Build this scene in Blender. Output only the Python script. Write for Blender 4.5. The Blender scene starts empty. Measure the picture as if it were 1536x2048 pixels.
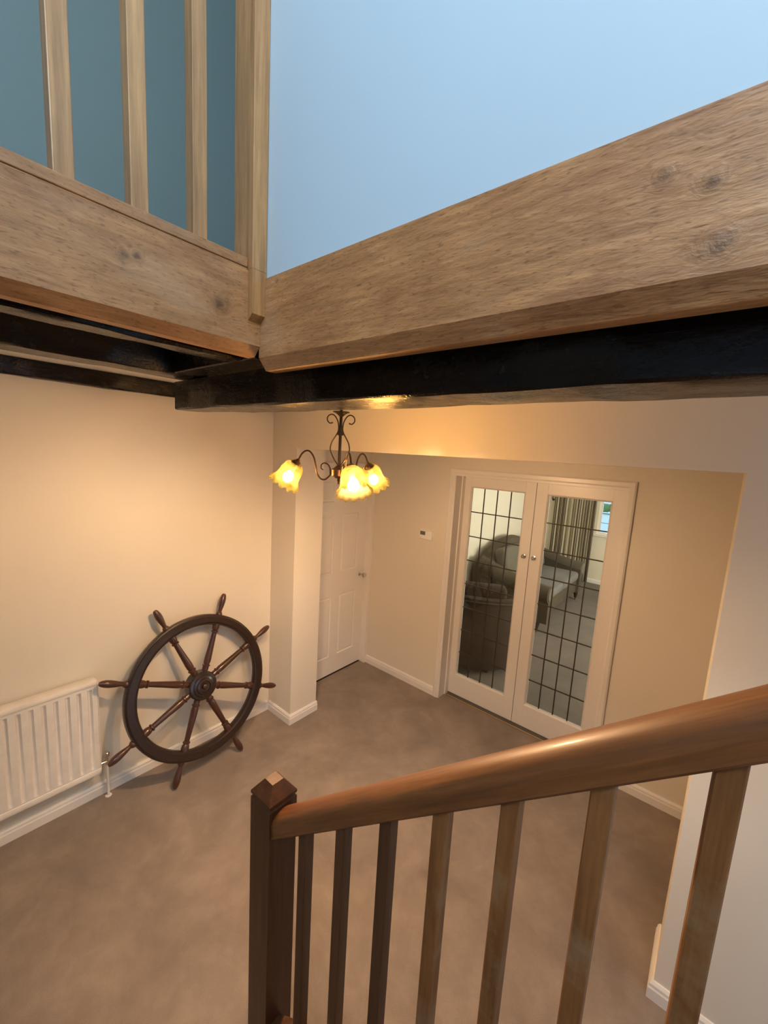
import bpy, bmesh, math, random
from mathutils import Vector, Matrix, Euler
random.seed(7)
SC = bpy.context.scene
COL = SC.collection
PI = math.pi

# ------------------------------------------------------------------ camera, world, lights, exposure
cd = bpy.data.cameras.new('camera'); cam = bpy.data.objects.new('camera', cd); COL.objects.link(cam)
F_PX, YAW, PITCH, ROLL = 810.6588, 0.6913, -0.1416, 0.0580
fw0 = Vector((-math.sin(YAW), math.cos(YAW), 0)); rt0 = Vector((math.cos(YAW), math.sin(YAW), 0)); up0 = Vector((0, 0, 1))
fwd = fw0 * math.cos(PITCH) + up0 * math.sin(PITCH)
up1 = up0 * math.cos(PITCH) - fw0 * math.sin(PITCH)
rgt = rt0 * math.cos(ROLL) + up1 * math.sin(ROLL)
upv = up1 * math.cos(ROLL) - rt0 * math.sin(ROLL)
m = Matrix((rgt, upv, -fwd)).transposed().to_4x4()
m.translation = Vector((2.647, -1.838, 2.1413))
cam.matrix_world = m
cd.sensor_fit = 'VERTICAL'; cd.sensor_height = 36.0; cd.sensor_width = 27.0
cd.lens = 36.0 * F_PX / 2048.0
cd.clip_start = 0.02
SC.camera = cam

w = bpy.data.worlds.new('world'); SC.world = w; w.use_nodes = True
bg = w.node_tree.nodes['Background']
bg.inputs['Color'].default_value = (0.50, 0.76, 1.0, 1); bg.inputs['Strength'].default_value = 2.2

def area(name, loc, aim, sx, sy, power, col):
    l = bpy.data.lights.new(name, 'AREA'); l.shape = 'RECTANGLE'; l.size = sx; l.size_y = sy
    l.energy = power; l.color = col
    o = bpy.data.objects.new(name, l); COL.objects.link(o); o.location = loc
    o.rotation_euler = (Vector(aim) - Vector(loc)).to_track_quat('-Z', 'Y').to_euler()
    return o
DAY = (0.86, 0.94, 1.0)
area('stair_window_daylight', (3.35, -2.98, 4.25), (3.35, 0, 4.0), 1.5, 1.1, 80, DAY)       # tall stair window behind the camera
area('hall_end_fill', (4.48, -0.62, 1.35), (0, -0.62, 1.35), 0.60, 1.5, 0.15, (0.85, 0.93, 1.0))  # soft fill lamp added at the unseen end of the hall
area('lounge_window_daylight', (1.75, 6.42, 1.45), (1.75, 0, 1.2), 1.3, 1.0, 14, (0.95, 0.97, 1.0))
area('lounge_side_fill', (4.08, 3.6, 1.45), (0, 3.6, 0.9), 1.4, 1.0, 125, (1.0, 0.91, 0.74))  # unseen fill lamp added to brighten the lounge walls

vs = SC.view_settings
vs.view_transform = 'Standard'; vs.look = 'None'; vs.gamma = 1.0; vs.use_curve_mapping = False
vs.exposure = 0.0
BULB = 3150.0
SC.cycles.use_denoising = True
SC.cycles.max_bounces = 10; SC.cycles.diffuse_bounces = 5; SC.cycles.transparent_max_bounces = 16
SC.cycles.sample_clamp_indirect = 6.0
SC.cycles.caustics_reflective = False; SC.cycles.caustics_refractive = False

# ------------------------------------------------------------------ materials
class N:
    def __init__(s, name):
        s.m = bpy.data.materials.new(name); s.m.use_nodes = True
        s.t = s.m.node_tree; s.t.nodes.clear()
        s.out = s.n('ShaderNodeOutputMaterial')
    def n(s, typ, **kw):
        o = s.t.nodes.new(typ)
        for k, v in kw.items(): setattr(o, k, v)
        return o
    def l(s, a, b): s.t.links.new(a, b)
    def bsdf(s, rough=0.5, col=None, **kw):
        b = s.n('ShaderNodeBsdfPrincipled'); b.inputs['Roughness'].default_value = rough
        if col: b.inputs['Base Color'].default_value = (*col, 1)
        for k, v in kw.items(): b.inputs[k].default_value = v
        s.l(b.outputs[0], s.out.inputs['Surface']); return b
    def coord(s, scale=(1, 1, 1), loc=(0, 0, 0)):
        tc = s.n('ShaderNodeTexCoord'); mp = s.n('ShaderNodeMapping')
        mp.inputs['Scale'].default_value = scale; mp.inputs['Location'].default_value = loc
        s.l(tc.outputs['Object'], mp.inputs['Vector']); return mp.outputs[0]
    def noise(s, vec, scale, detail=4, rough=0.55, dist=0.0):
        o = s.n('ShaderNodeTexNoise'); o.inputs['Scale'].default_value = scale; o.inputs['Detail'].default_value = detail
        o.inputs['Roughness'].default_value = rough; o.inputs['Distortion'].default_value = dist
        if vec is not None: s.l(vec, o.inputs['Vector'])
        return o.outputs['Fac']
    def ramp(s, fac, stops):
        r = s.n('ShaderNodeValToRGB'); e = r.color_ramp.elements
        while len(e) < len(stops): e.new(0.5)
        for i, (p, c) in enumerate(stops):
            e[i].position = p; e[i].color = (*c, 1) if len(c) == 3 else c
        s.l(fac, r.inputs['Fac']); return r.outputs['Color']
    def mix(s, fac, a, b, mode='MIX'):
        o = s.n('ShaderNodeMix'); o.data_type = 'RGBA'; o.blend_type = mode
        for sock, v in ((o.inputs[0], fac), (o.inputs[6], a), (o.inputs[7], b)):
            if hasattr(v, 'links'): s.l(v, sock)
            elif isinstance(v, (int, float)): sock.default_value = v
            else: sock.default_value = (*v, 1)
        return o.outputs[2]
    def math(s, op, a, b=None, clamp=False):
        o = s.n('ShaderNodeMath'); o.operation = op; o.use_clamp = clamp
        for i, v in enumerate((a, b)):
            if v is None: continue
            if hasattr(v, 'links'): s.l(v, o.inputs[i])
            else: o.inputs[i].default_value = v
        return o.outputs[0]
    def bump(s, h, b, strength=0.2, dist=0.01):
        o = s.n('ShaderNodeBump'); o.inputs['Strength'].default_value = strength; o.inputs['Distance'].default_value = dist
        s.l(h, o.inputs['Height']); s.l(o.outputs[0], b.inputs['Normal'])

def paint(name, col, rough=0.6, bump=0.04):
    m = N(name); b = m.bsdf(rough)
    v = m.coord()
    f = m.noise(v, 1.3, 3)
    c = m.ramp(f, [(0.3, tuple(x * 0.97 for x in col)), (0.7, col)])
    m.l(c, b.inputs['Base Color'])
    m.bump(m.noise(v, 260, 2), b, bump, 0.002)
    return m.m

def wood(name, dark, light, axis, rough=0.45, knots=(), bump=0.25, ripple=0.0, coat=0.0, worn=None, patch=0.35, gs=34, sof=0.0, rot=0.0):
    """grain along axis (0,1,2); knots = (point, radius) in object space"""
    m = N(name); b = m.bsdf(rough)
    if coat: b.inputs['Coat Weight'].default_value = coat; b.inputs['Coat Roughness'].default_value = 0.18
    if 'baluster' in name or 'newel' in name: b.inputs['Specular IOR Level'].default_value = 0.25
    raw = m.coord()
    if rot:
        mr = m.n('ShaderNodeMapping'); mr.inputs['Rotation'].default_value = (0, rot, 0); m.l(raw, mr.inputs['Vector']); raw = mr.outputs[0]
    sc = [1, 1, 1]; sc[axis] = 0.055 if gs < 50 else 0.10
    kn = None; wob = None
    for p, r in knots:
        d = m.n('ShaderNodeVectorMath', operation='DISTANCE'); m.l(raw, d.inputs[0]); d.inputs[1].default_value = p
        x = m.math('DIVIDE', d.outputs['Value'], r)
        g = m.math('POWER', 2.718, m.math('MULTIPLY', m.math('MULTIPLY', x, x), -0.5))
        kn = g if kn is None else m.math('MAXIMUM', kn, g)
    mp = m.n('ShaderNodeMapping'); mp.inputs['Scale'].default_value = sc; m.l(raw, mp.inputs['Vector'])
    vec = mp.outputs[0]
    if kn is not None:
        cb = m.n('ShaderNodeCombineXYZ')
        for i in range(3):
            if i != axis: m.l(m.math('MULTIPLY', kn, 0.035), cb.inputs[i])
        ad = m.n('ShaderNodeVectorMath', operation='ADD'); m.l(vec, ad.inputs[0]); m.l(cb.outputs[0], ad.inputs[1]); vec = ad.outputs[0]
    g1 = m.noise(vec, gs, 7, 0.66, 0.35)
    g2 = m.noise(vec, 190, 3, 0.6)
    big = m.noise(raw, 5.5, 4, 0.55)
    f = m.math('ADD', m.math('MULTIPLY', g1, 0.75), m.math('MULTIPLY', g2, 0.25))
    mid = tuple((a + c) * 0.5 for a, c in zip(dark, light))
    c = m.ramp(f, [(0.34 - sof, dark), (0.5, mid), (0.66 + sof, light)])
    c = m.mix(m.math('MULTIPLY', m.ramp(big, [(0.35, (0, 0, 0)), (0.65, (1, 1, 1))]), patch), c, tuple(x * 0.62 for x in mid), 'MIX')
    if gs > 50:
        s3 = [1, 1, 1]; s3[axis] = 0.22
        mp3 = m.n('ShaderNodeMapping'); mp3.inputs['Scale'].default_value = s3; m.l(raw, mp3.inputs['Vector'])
        pore = m.noise(mp3.outputs[0], 260, 2, 0.5)
        c = m.mix(m.math('MULTIPLY', m.ramp(pore, [(0.58, (0, 0, 0)), (0.68, (1, 1, 1))]), 0.55), c, tuple(x * 0.6 for x in dark))
        s4 = [1, 1, 1]; s4[axis] = 0.5
        mp4 = m.n('ShaderNodeMapping'); mp4.inputs['Scale'].default_value = s4; m.l(raw, mp4.inputs['Vector'])
        stain = m.noise(mp4.outputs[0], 9, 6, 0.65, 0.4)
        c = m.mix(m.math('MULTIPLY', m.ramp(stain, [(0.50, (0, 0, 0)), (0.72, (1, 1, 1))]), 0.6), c, (dark[0] * 1.0, dark[1] * 0.85, dark[2] * 0.8))
        pale = m.noise(mp4.outputs[0], 6.3, 4, 0.6, 0.2)
        c = m.mix(m.math('MULTIPLY', m.ramp(pale, [(0.52, (0, 0, 0)), (0.68, (1, 1, 1))]), 0.35), c, (0.56, 0.37, 0.22))
    if worn:
        wn = m.noise(raw, 7.0, 5, 0.65)
        c = m.mix(m.math('MULTIPLY', m.ramp(wn, [(0.5, (0, 0, 0)), (0.66, (1, 1, 1))]), 0.75), c, worn)
    if kn is not None:
        c = m.mix(m.math('MULTIPLY', m.math('MULTIPLY', m.math('POWER', kn, 1.6), m.ramp(m.noise(raw, 60, 4, 0.6), [(0.3, (0.3,) * 3), (0.65, (1, 1, 1))])), 0.8), c, tuple(x * 0.22 for x in dark))
    m.l(c, b.inputs['Base Color'])
    h = f
    if ripple:
        s2 = [1, 1, 1]; s2[axis] = 0.32
        mp2 = m.n('ShaderNodeMapping'); mp2.inputs['Scale'].default_value = s2; m.l(raw, mp2.inputs['Vector'])
        rp = m.noise(mp2.outputs[0], 75, 3, 0.6, 0.3)
        h = m.math('ADD', m.math('MULTIPLY', f, 0.6), m.math('MULTIPLY', rp, ripple))
    if kn is not None:
        h = m.math('ADD', h, m.math('MULTIPLY', kn, m.math('MULTIPLY', m.noise(raw, 90, 4), 1.2)))
    m.bump(h, b, bump, 0.006)
    return m.m

def plain(name, col, rough=0.5, metal=0.0, **kw):
    m = N(name); b = m.bsdf(rough); b.inputs['Metallic'].default_value = metal
    f = m.noise(m.coord(), 14, 3)
    m.l(m.ramp(f, [(0.3, tuple(x * 0.9 for x in col)), (0.7, col)]), b.inputs['Base Color'])
    for k, v in kw.items(): b.inputs[k].default_value = v
    return m.m

M = {}
M['wall'] = paint('cream_wall_paint', (0.80, 0.735, 0.635))
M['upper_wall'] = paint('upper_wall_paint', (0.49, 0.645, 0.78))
M['shaded_upper_wall'] = paint('shaded_upper_wall_paint', (0.30, 0.415, 0.43))  # upper wall paint with the landing's weaker light darkened into the colour
M['ceil'] = paint('ceiling_paint', (0.86, 0.83, 0.78))
M['gloss'] = paint('white_gloss_paint', (0.84, 0.80, 0.76), 0.32, 0.01)
M['lounge_wall'] = paint('lounge_wall_paint', (0.80, 0.74, 0.60))

def carpet(name, a, c):
    m = N(name); b = m.bsdf(0.95); v = m.coord()
    b.inputs['Sheen Weight'].default_value = 0.12
    blot = m.noise(v, 2.6, 5, 0.6, 0.5); blot2 = m.noise(v, 9, 4, 0.6); pile = m.noise(v, 420, 2, 0.7)
    col = m.ramp(blot, [(0.3, a), (0.68, c)])
    col = m.mix(m.math('MULTIPLY', m.ramp(blot2, [(0.42, (1, 1, 1)), (0.6, (0, 0, 0))]), 0.22), col, tuple(x * 0.7 for x in a))
    col = m.mix(0.35, col, m.ramp(pile, [(0.3, (0.25, 0.25, 0.25)), (0.7, (1, 1, 1))]), 'MULTIPLY')
    m.l(col, b.inputs['Base Color'])
    m.bump(pile, b, 0.6, 0.006)
    return m.m
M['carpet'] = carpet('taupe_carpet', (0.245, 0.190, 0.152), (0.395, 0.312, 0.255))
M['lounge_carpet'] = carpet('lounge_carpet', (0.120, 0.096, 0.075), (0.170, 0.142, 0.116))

OAKD, OAKL = (0.215, 0.088, 0.030), (0.68, 0.355, 0.145)
M['oak_x'] = wood('oak_grain_along_x', OAKD, OAKL, 0, 0.5, [((2.60, -1.15, 2.425), 0.016), ((2.585, -1.15, 2.505), 0.010), ((2.53, -1.15, 2.53), 0.009), ((1.66, -1.15, 2.585), 0.006)], 0.42, 1.1, 0.15, None, 0.30, 75, 0.10)
M['oak_y'] = wood('oak_grain_along_y', OAKD, OAKL, 1, 0.5, [((1.585, -1.49, 2.535), 0.013), ((1.585, -1.465, 2.545), 0.010), ((1.585, -1.27, 2.50), 0.02)], 0.35, 0.6, 0.15, None, 0.45, 70, 0.10)
M['oak_z'] = wood('oak_grain_along_z', (0.26, 0.125, 0.045), (0.64, 0.36, 0.145), 2, 0.45, [((1.56, -1.19, 3.02), 0.010), ((1.57, -1.19, 2.84), 0.012)], 0.25, 0, 0.3)
M['stair_z'] = wood('stained_newel_wood', (0.040, 0.014, 0.006), (0.105, 0.040, 0.016), 2, 0.45, (), 0.15, 0, 0.12)
M['stair_worn'] = wood('worn_baluster_wood', (0.14, 0.056, 0.018), (0.33, 0.145, 0.048), 2, 0.55, (), 0.2, 0, 0.0, (0.30, 0.19, 0.105))
M['stair_dark'] = wood('dark_baluster_wood', (0.065, 0.027, 0.011), (0.14, 0.064, 0.03), 2, 0.55, (), 0.2, 0, 0.0)
M['rail'] = wood('varnished_handrail_wood', (0.085, 0.028, 0.007), (0.27, 0.098, 0.025), 0, 0.48, (), 0.12, 0, 0.10, rot=math.atan(0.847))
M['stair_x'] = wood('stained_string_wood', (0.10, 0.045, 0.02), (0.22, 0.10, 0.05), 0, 0.4, (), 0.15, 0, 0.4)
def darkbeam(name, axis):
    m = N(name); b = m.bsdf(0.30, None); b.inputs['Specular IOR Level'].default_value = 0.20; raw = m.coord()
    sc = [1, 1, 1]; sc[axis] = 0.12
    mp = m.n('ShaderNodeMapping'); mp.inputs['Scale'].default_value = sc; m.l(raw, mp.inputs['Vector'])
    g = m.noise(mp.outputs[0], 30, 5, 0.6, 0.5); lump = m.noise(raw, 16, 4, 0.6)
    m.l(m.ramp(g, [(0.3, (0.004, 0.0025, 0.002)), (0.7, (0.012, 0.008, 0.006))]), b.inputs['Base Color'])
    m.l(m.ramp(lump, [(0.3, (0.16,) * 3), (0.7, (0.32,) * 3)]), b.inputs['Roughness'])
    m.bump(m.math('ADD', m.math('ADD', m.math('MULTIPLY', g, 0.5), m.math('MULTIPLY', lump, 0.7)), m.math('MULTIPLY', m.noise(raw, 130, 3, 0.6), 0.35)), b, 0.42, 0.01)
    return m.m
M['dark_x'] = darkbeam('dark_varnish_along_x', 0); M['dark_y'] = darkbeam('dark_varnish_along_y', 1)
WD, WL = (0.009, 0.004, 0.0025), (0.032, 0.013, 0.008)
M['wheel'] = wood('dark_mahogany', WD, WL, 2, 0.33, (), 0.12, 0, 0.5, None, 0.3)
M['spoke'] = wood('red_mahogany', (0.026, 0.009, 0.005), (0.095, 0.031, 0.014), 0, 0.30, (), 0.1, 0, 0.5, None, 0.2)
M['iron'] = plain('antique_bronze_metal', (0.12, 0.072, 0.045), 0.38, 0.85)
M['chrome'] = plain('chrome', (0.80, 0.78, 0.75), 0.14, 1.0)
M['rad'] = plain('white_radiator_enamel', (0.86, 0.82, 0.77), 0.33)
M['plastic'] = plain('white_plastic', (0.93, 0.92, 0.89), 0.4)
M['lcd'] = plain('grey_display', (0.16, 0.15, 0.12), 0.25)
M['lead'] = plain('dark_lead', (0.055, 0.045, 0.035), 0.5, 0.3)
M['brass'] = plain('worn_brass', (0.55, 0.40, 0.22), 0.3, 1.0)
M['gap'] = plain('gap_shade', (0.03, 0.02, 0.015), 0.8)  # dark colour for the shade in the gap under the door
def fabric(name, a, c, rough=0.9):
    m = N(name); b = m.bsdf(rough); v = m.coord(); b.inputs['Sheen Weight'].default_value = 0.04; b.inputs['Specular IOR Level'].default_value = 0.2
    m.l(m.ramp(m.noise(v, 3.5, 4), [(0.3, a), (0.7, c)]), b.inputs['Base Color']); m.bump(m.noise(v, 380, 2), b, 0.4, 0.003); return m.m
M['sofa'] = fabric('sofa_velvet', (0.062, 0.050, 0.032), (0.095, 0.078, 0.052))
M['sofa_back'] = fabric('sofa_cushion_fabric', (0.115, 0.105, 0.080), (0.155, 0.142, 0.11))
M['seat'] = fabric('sofa_seat_fabric', (0.14, 0.136, 0.130), (0.18, 0.176, 0.17))
M['chairfab'] = fabric('armchair_fabric', (0.036, 0.025, 0.016), (0.055, 0.038, 0.025))
M['footwood'] = plain('dark_turned_wood', (0.03, 0.018, 0.012), 0.3)
M['pillow'] = fabric('pale_pillow_fabric', (0.62, 0.60, 0.58), (0.72, 0.70, 0.68))
m_ = N('striped_curtain_fabric'); b_ = m_.bsdf(0.9)
wv = m_.n('ShaderNodeTexWave'); wv.bands_direction = 'X'; wv.inputs['Scale'].default_value = 5.0; wv.inputs['Distortion'].default_value = 0
uvn = m_.n('ShaderNodeAttribute'); uvn.attribute_name = 'cloth'
m_.l(uvn.outputs['Vector'], wv.inputs['Vector'])
m_.l(m_.ramp(wv.outputs['Fac'], [(0.0, (0.06, 0.045, 0.03)), (0.24, (0.10, 0.08, 0.05)), (0.30, (0.42, 0.37, 0.26)), (1.0, (0.50, 0.44, 0.32))]), b_.inputs['Base Color'])
M['curtain'] = m_.m
m_ = N('window_glass'); tr = m_.n('ShaderNodeBsdfTransparent'); gl = m_.n('ShaderNodeBsdfGlossy'); gl.inputs['Roughness'].default_value = 0.02
tr.inputs['Color'].default_value = (0.93, 0.93, 0.90, 1)
fr = m_.n('ShaderNodeFresnel'); fr.inputs['IOR'].default_value = 1.45; mx = m_.n('ShaderNodeMixShader')
m_.l(fr.outputs[0], mx.inputs[0]); m_.l(tr.outputs[0], mx.inputs[1]); m_.l(gl.outputs[0], mx.inputs[2]); m_.l(mx.outputs[0], m_.out.inputs['Surface'])
M['glass'] = m_.m
m_ = N('frosted_amber_glass'); tl = m_.n('ShaderNodeBsdfTranslucent'); df = m_.n('ShaderNodeBsdfDiffuse'); tp = m_.n('ShaderNodeBsdfTransparent')
f_ = m_.noise(m_.coord(), 55, 4, 0.6, 0.8)
colr = m_.ramp(f_, [(0.38, (0.011, 0.0098, 0.0026)), (0.6, (0.027, 0.0262, 0.0115))])
m_.l(colr, tl.inputs['Color']); df.inputs['Color'].default_value = (0.035, 0.028, 0.012, 1); tp.inputs['Color'].default_value = (0.92, 0.80, 0.52, 1)
a1 = m_.n('ShaderNodeMixShader'); a1.inputs[0].default_value = 0.35; m_.l(tl.outputs[0], a1.inputs[1]); m_.l(df.outputs[0], a1.inputs[2])
a2 = m_.n('ShaderNodeMixShader'); a2.inputs[0].default_value = 0.33; m_.l(a1.outputs[0], a2.inputs[1]); m_.l(tp.outputs[0], a2.inputs[2])
m_.l(a2.outputs[0], m_.out.inputs['Surface']); M['shade'] = m_.m
m_ = N('glowing_bulb'); e_ = m_.n('ShaderNodeEmission'); e_.inputs['Color'].default_value = (1.0, 0.63, 0.335, 1); e_.inputs['Strength'].default_value = BULB
m_.l(e_.outputs[0], m_.out.inputs['Surface']); M['bulb'] = m_.m
M['hedge'] = plain('hedge_green', (0.10, 0.22, 0.06), 0.7)
M['grass'] = plain('pale_paving', (0.72, 0.78, 0.80), 0.9)

# ------------------------------------------------------------------ geometry helpers
def bm_box(bm, x0, x1, y0, y1, z0, z1, bev=0.0, seg=2):
    t = bmesh.new()
    vs_ = [t.verts.new((x, y, z)) for x in (x0, x1) for y in (y0, y1) for z in (z0, z1)]
    for f in ((0, 1, 3, 2), (4, 6, 7, 5), (0, 4, 5, 1), (2, 3, 7, 6), (0, 2, 6, 4), (1, 5, 7, 3)): t.faces.new([vs_[i] for i in f])
    if bev: bmesh.ops.bevel(t, geom=t.edges[:], offset=bev, segments=seg, affect='EDGES', profile=0.5)
    merge(bm, t); return bm
def merge(bm, t, mat=None):
    if mat is not None: bmesh.ops.transform(t, matrix=mat, verts=t.verts[:])
    me = bpy.data.meshes.new('tmp'); t.to_mesh(me); t.free(); bm.from_mesh(me); bpy.data.meshes.remove(me)
def bm_prism(bm, prof, axis, a0, a1, f=None):
    """extrude closed 2D profile along axis; prof gives the other two coordinates in xyz order; f(p, a) may shift points"""
    t = bmesh.new(); rings = []
    for a in (a0, a1):
        r = []
        for p in prof:
            c = [0, 0, 0]; o = [i for i in range(3) if i != axis]; c[axis] = a; c[o[0]] = p[0]; c[o[1]] = p[1]
            if f: c = f(c)
            r.append(t.verts.new(c))
        rings.append(r)
    n = len(prof)
    for i in range(n): t.faces.new((rings[0][i], rings[0][(i + 1) % n], rings[1][(i + 1) % n], rings[1][i]))
    t.faces.new(rings[0][::-1]); t.faces.new(rings[1])
    bmesh.ops.recalc_face_normals(t, faces=t.faces[:])
    merge(bm, t); return bm
def catmull(pts, n=6):
    P = [Vector(p) for p in pts]; out = []
    for i in range(len(P) - 1):
        p0, p1, p2, p3 = P[max(i - 1, 0)], P[i], P[i + 1], P[min(i + 2, len(P) - 1)]
        for k in range(n):
            t = k / n
            out.append(0.5 * ((2 * p1) + (-p0 + p2) * t + (2 * p0 - 5 * p1 + 4 * p2 - p3) * t * t + (-p0 + 3 * p1 - 3 * p2 + p3) * t ** 3))
    out.append(P[-1]); return out
def bm_tube(bm, pts, rad, seg=8, caps=True):
    P = [Vector(p) for p in pts]; t = bmesh.new(); rings = []
    nrm = None
    for i, p in enumerate(P):
        d = (P[min(i + 1, len(P) - 1)] - P[max(i - 1, 0)]).normalized()
        if nrm is None: nrm = d.orthogonal().normalized()
        nrm = (nrm - d * nrm.dot(d)).normalized(); bn = d.cross(nrm)
        r = rad[i] if isinstance(rad, (list, tuple)) else rad
        rings.append([t.verts.new(p + (nrm * math.cos(2 * PI * k / seg) + bn * math.sin(2 * PI * k / seg)) * r) for k in range(seg)])
    for a, b in zip(rings, rings[1:]):
        for k in range(seg): t.faces.new((a[k], a[(k + 1) % seg], b[(k + 1) % seg], b[k]))
    if caps: t.faces.new(rings[0][::-1]); t.faces.new(rings[-1])
    merge(bm, t); return bm
def bm_lathe(bm, prof, seg=24, mat=None, cap=True):
    """prof = (r, z) list revolved about z"""
    t = bmesh.new(); rings = []
    for r, z in prof: rings.append([t.verts.new((r * math.cos(2 * PI * k / seg), r * math.sin(2 * PI * k / seg), z)) for k in range(seg)])
    for a, b in zip(rings, rings[1:]):
        for k in range(seg): t.faces.new((a[k], a[(k + 1) % seg], b[(k + 1) % seg], b[k]))
    if cap: t.faces.new(rings[0][::-1]); t.faces.new(rings[-1])
    bmesh.ops.recalc_face_normals(t, faces=t.faces[:])
    merge(bm, t, mat); return bm
def obj(name, bm, mat, parent=None, smooth=False, loc=None):
    me = bpy.data.meshes.new(name); off = Vector((0, 0, 0))
    if parent is not None: off = base_of(parent)
    elif loc is not None: off = Vector(loc)
    if off.length: bmesh.ops.translate(bm, vec=-off, verts=bm.verts[:])
    bm.to_mesh(me); bm.free(); me.materials.append(mat)
    if smooth:
        for p in me.polygons: p.use_smooth = True
        if smooth != 'all':
            me.set_sharp_from_angle(angle=math.radians(38))
    o = bpy.data.objects.new(name, me); COL.objects.link(o)
    if parent is not None: o.parent = parent
    elif loc is not None: o.location = loc
    return o
BASES = {}
def base_of(o):
    while o.parent is not None: o = o.parent
    return Vector(o.location)
def tag(o, label=None, cat=None, group=None, kind=None):
    if label: o['label'] = label
    if cat: o['category'] = cat
    if group: o['group'] = group
    if kind: o['kind'] = kind
    return o
def thing(name, label, cat, loc, group=None, kind=None):
    e = bpy.data.objects.new(name, None); COL.objects.link(e); e.location = loc; e.empty_display_size = 0.1
    return tag(e, label, cat, group, kind)
def struct(name, bm, mat, label, cat, smooth=False):
    return tag(obj(name, bm, mat, None, smooth), label, cat, None, 'structure')
def boxes(*bs, bev=0.0):
    bm = bmesh.new()
    for b in bs: bm_box(bm, *b, bev=bev)
    return bm

# ------------------------------------------------------------------ the setting
W1, T, H, W2 = 0.289, 0.262, 2.148, 2.701          # pillar width, wall thickness, header height, right jamb of the opening
YD, REC = 1.148, 0.133
XMAX, YMIN = 4.40, -2.90
ZC = 2.49
struct('floor', boxes((-0.12, XMAX, YMIN, YD + 0.10, -0.08, 0.0)), M['carpet'], 'worn taupe carpet covering the hall floor', 'floor')
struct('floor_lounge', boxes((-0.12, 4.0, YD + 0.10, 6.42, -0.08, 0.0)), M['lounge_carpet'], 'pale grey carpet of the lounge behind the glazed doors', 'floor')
struct('wall_left', boxes((-0.12, 0.0, YMIN, T, 0, 2.47)), M['wall'], 'cream wall the wooden wheel leans on', 'wall')
struct('wall_opening_pillar', boxes((0, W1, 0, T, 0, H)), M['wall'], 'narrow cream wall return beside the wheel, at the left of the wide opening', 'wall')
struct('wall_opening_header', boxes((0, XMAX, 0, T, H, 2.60)), M['wall'], 'cream wall above the wide opening, glowing orange near the lamp', 'wall')
struct('wall_right_nib', boxes((W2, XMAX, 0, T, 0, H)), M['wall'], 'greyish cream wall at the right of the wide opening', 'wall')
struct('wall_recess_left', boxes((-0.12, -0.03, T, 0.34, 0, 2.47), (-0.12, -0.03, 0.34, YD, 2.00, 2.47)), M['wall'], 'cream wall round the six-panel door', 'wall')
struct('wall_recess_back', boxes((-0.12, 0.90, YD, YD + 0.19, 0, 2.47), (0.90, 2.20, YD, YD + 0.19, 2.035, 2.47), (2.20, 3.5, YD, YD + 0.19, 0, 2.47)), M['wall'], 'cream wall holding the glazed double doors and thermostat', 'wall')
struct('wall_recess_right', boxes((3.5, 3.6, T, YD + 0.19, 0, 2.47)), M['wall'], 'cream end wall of the recess beyond the opening', 'wall')
struct('ceiling', boxes((0, XMAX, -0.98, 0, ZC, ZC + 0.1), (-0.02, 3.6, T, YD + 0.19, ZC, ZC + 0.1)), M['ceil'], 'white plaster ceiling of the lower hall', 'ceiling')
struct('ceiling_under_landing', boxes((0, 1.535, YMIN, -0.98, 2.490, 2.56)), M['ceil'], 'plaster ceiling between the dark joists under the landing', 'ceiling')
struct('wall_hall_end', boxes((XMAX, XMAX + 0.1, YMIN, -1.0, 0, 5.3), (XMAX, XMAX + 0.1, -0.25, 0.0, 0, 2.6), (XMAX, XMAX + 0.1, -1.0, -0.25, 2.15, 2.6), (XMAX, XMAX + 0.1, -1.125, -1.0, 2.6, 5.3)), M['wall'], 'plain wall at the end of the hall', 'wall')
struct('wall_stair_side', boxes((-0.12, 2.55, YMIN - 0.1, YMIN, 0, 5.3), (4.15, XMAX + 0.1, YMIN - 0.1, YMIN, 0, 5.3), (2.55, 4.15, YMIN - 0.1, YMIN, 0, 3.65), (2.55, 4.15, YMIN - 0.1, YMIN, 4.85, 5.3)), M['upper_wall'], 'stair wall with the tall window', 'wall')
# upper storey
struct('wall_upper_blue', boxes((1.562, XMAX, -1.125, -1.02, 2.40, 2.602), (1.562, XMAX, -1.1446, -1.02, 2.602, 5.3)), M['upper_wall'], 'pale blue upper wall above the oak beam', 'wall')
struct('wall_upper_landing', boxes((-0.12, 0.0, YMIN, 1.3, 2.56, 5.3)), M['shaded_upper_wall'], 'shaded blue grey wall behind the landing balusters', 'wall')
struct('wall_upper_back', boxes((-0.12, 1.66, 1.2, 1.3, 2.56, 5.3), (1.562, 1.66, -1.02, 1.2, 2.56, 5.3)), M['shaded_upper_wall'], 'wall at the far end of the landing', 'wall')
struct('floor_landing', boxes((0, 1.53, YMIN, -0.98, 2.56, 2.622), (0, 1.562, -0.98, 1.2, 2.56, 2.622)), M['carpet'], 'carpeted landing floor above the joists', 'floor')
struct('ceiling_upper', boxes((-0.12, XMAX + 0.1, YMIN - 0.1, 1.3, 5.3, 5.4)), M['ceil'], 'ceiling of the upper storey', 'ceiling')
wf = thing('window_1', 'white framed stair window in the stair wall', 'window', (3.35, YMIN, 3.65), None, 'structure')
obj('window_frame', boxes((2.55, 2.61, YMIN - 0.08, YMIN - 0.02, 3.65, 4.85), (4.09, 4.15, YMIN - 0.08, YMIN - 0.02, 3.65, 4.85), (2.61, 4.09, YMIN - 0.08, YMIN - 0.02, 3.65, 3.71), (2.61, 4.09, YMIN - 0.08, YMIN - 0.02, 4.79, 4.85), (3.33, 3.37, YMIN - 0.08, YMIN - 0.02, 3.71, 4.79)), M['gloss'], wf)

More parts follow.
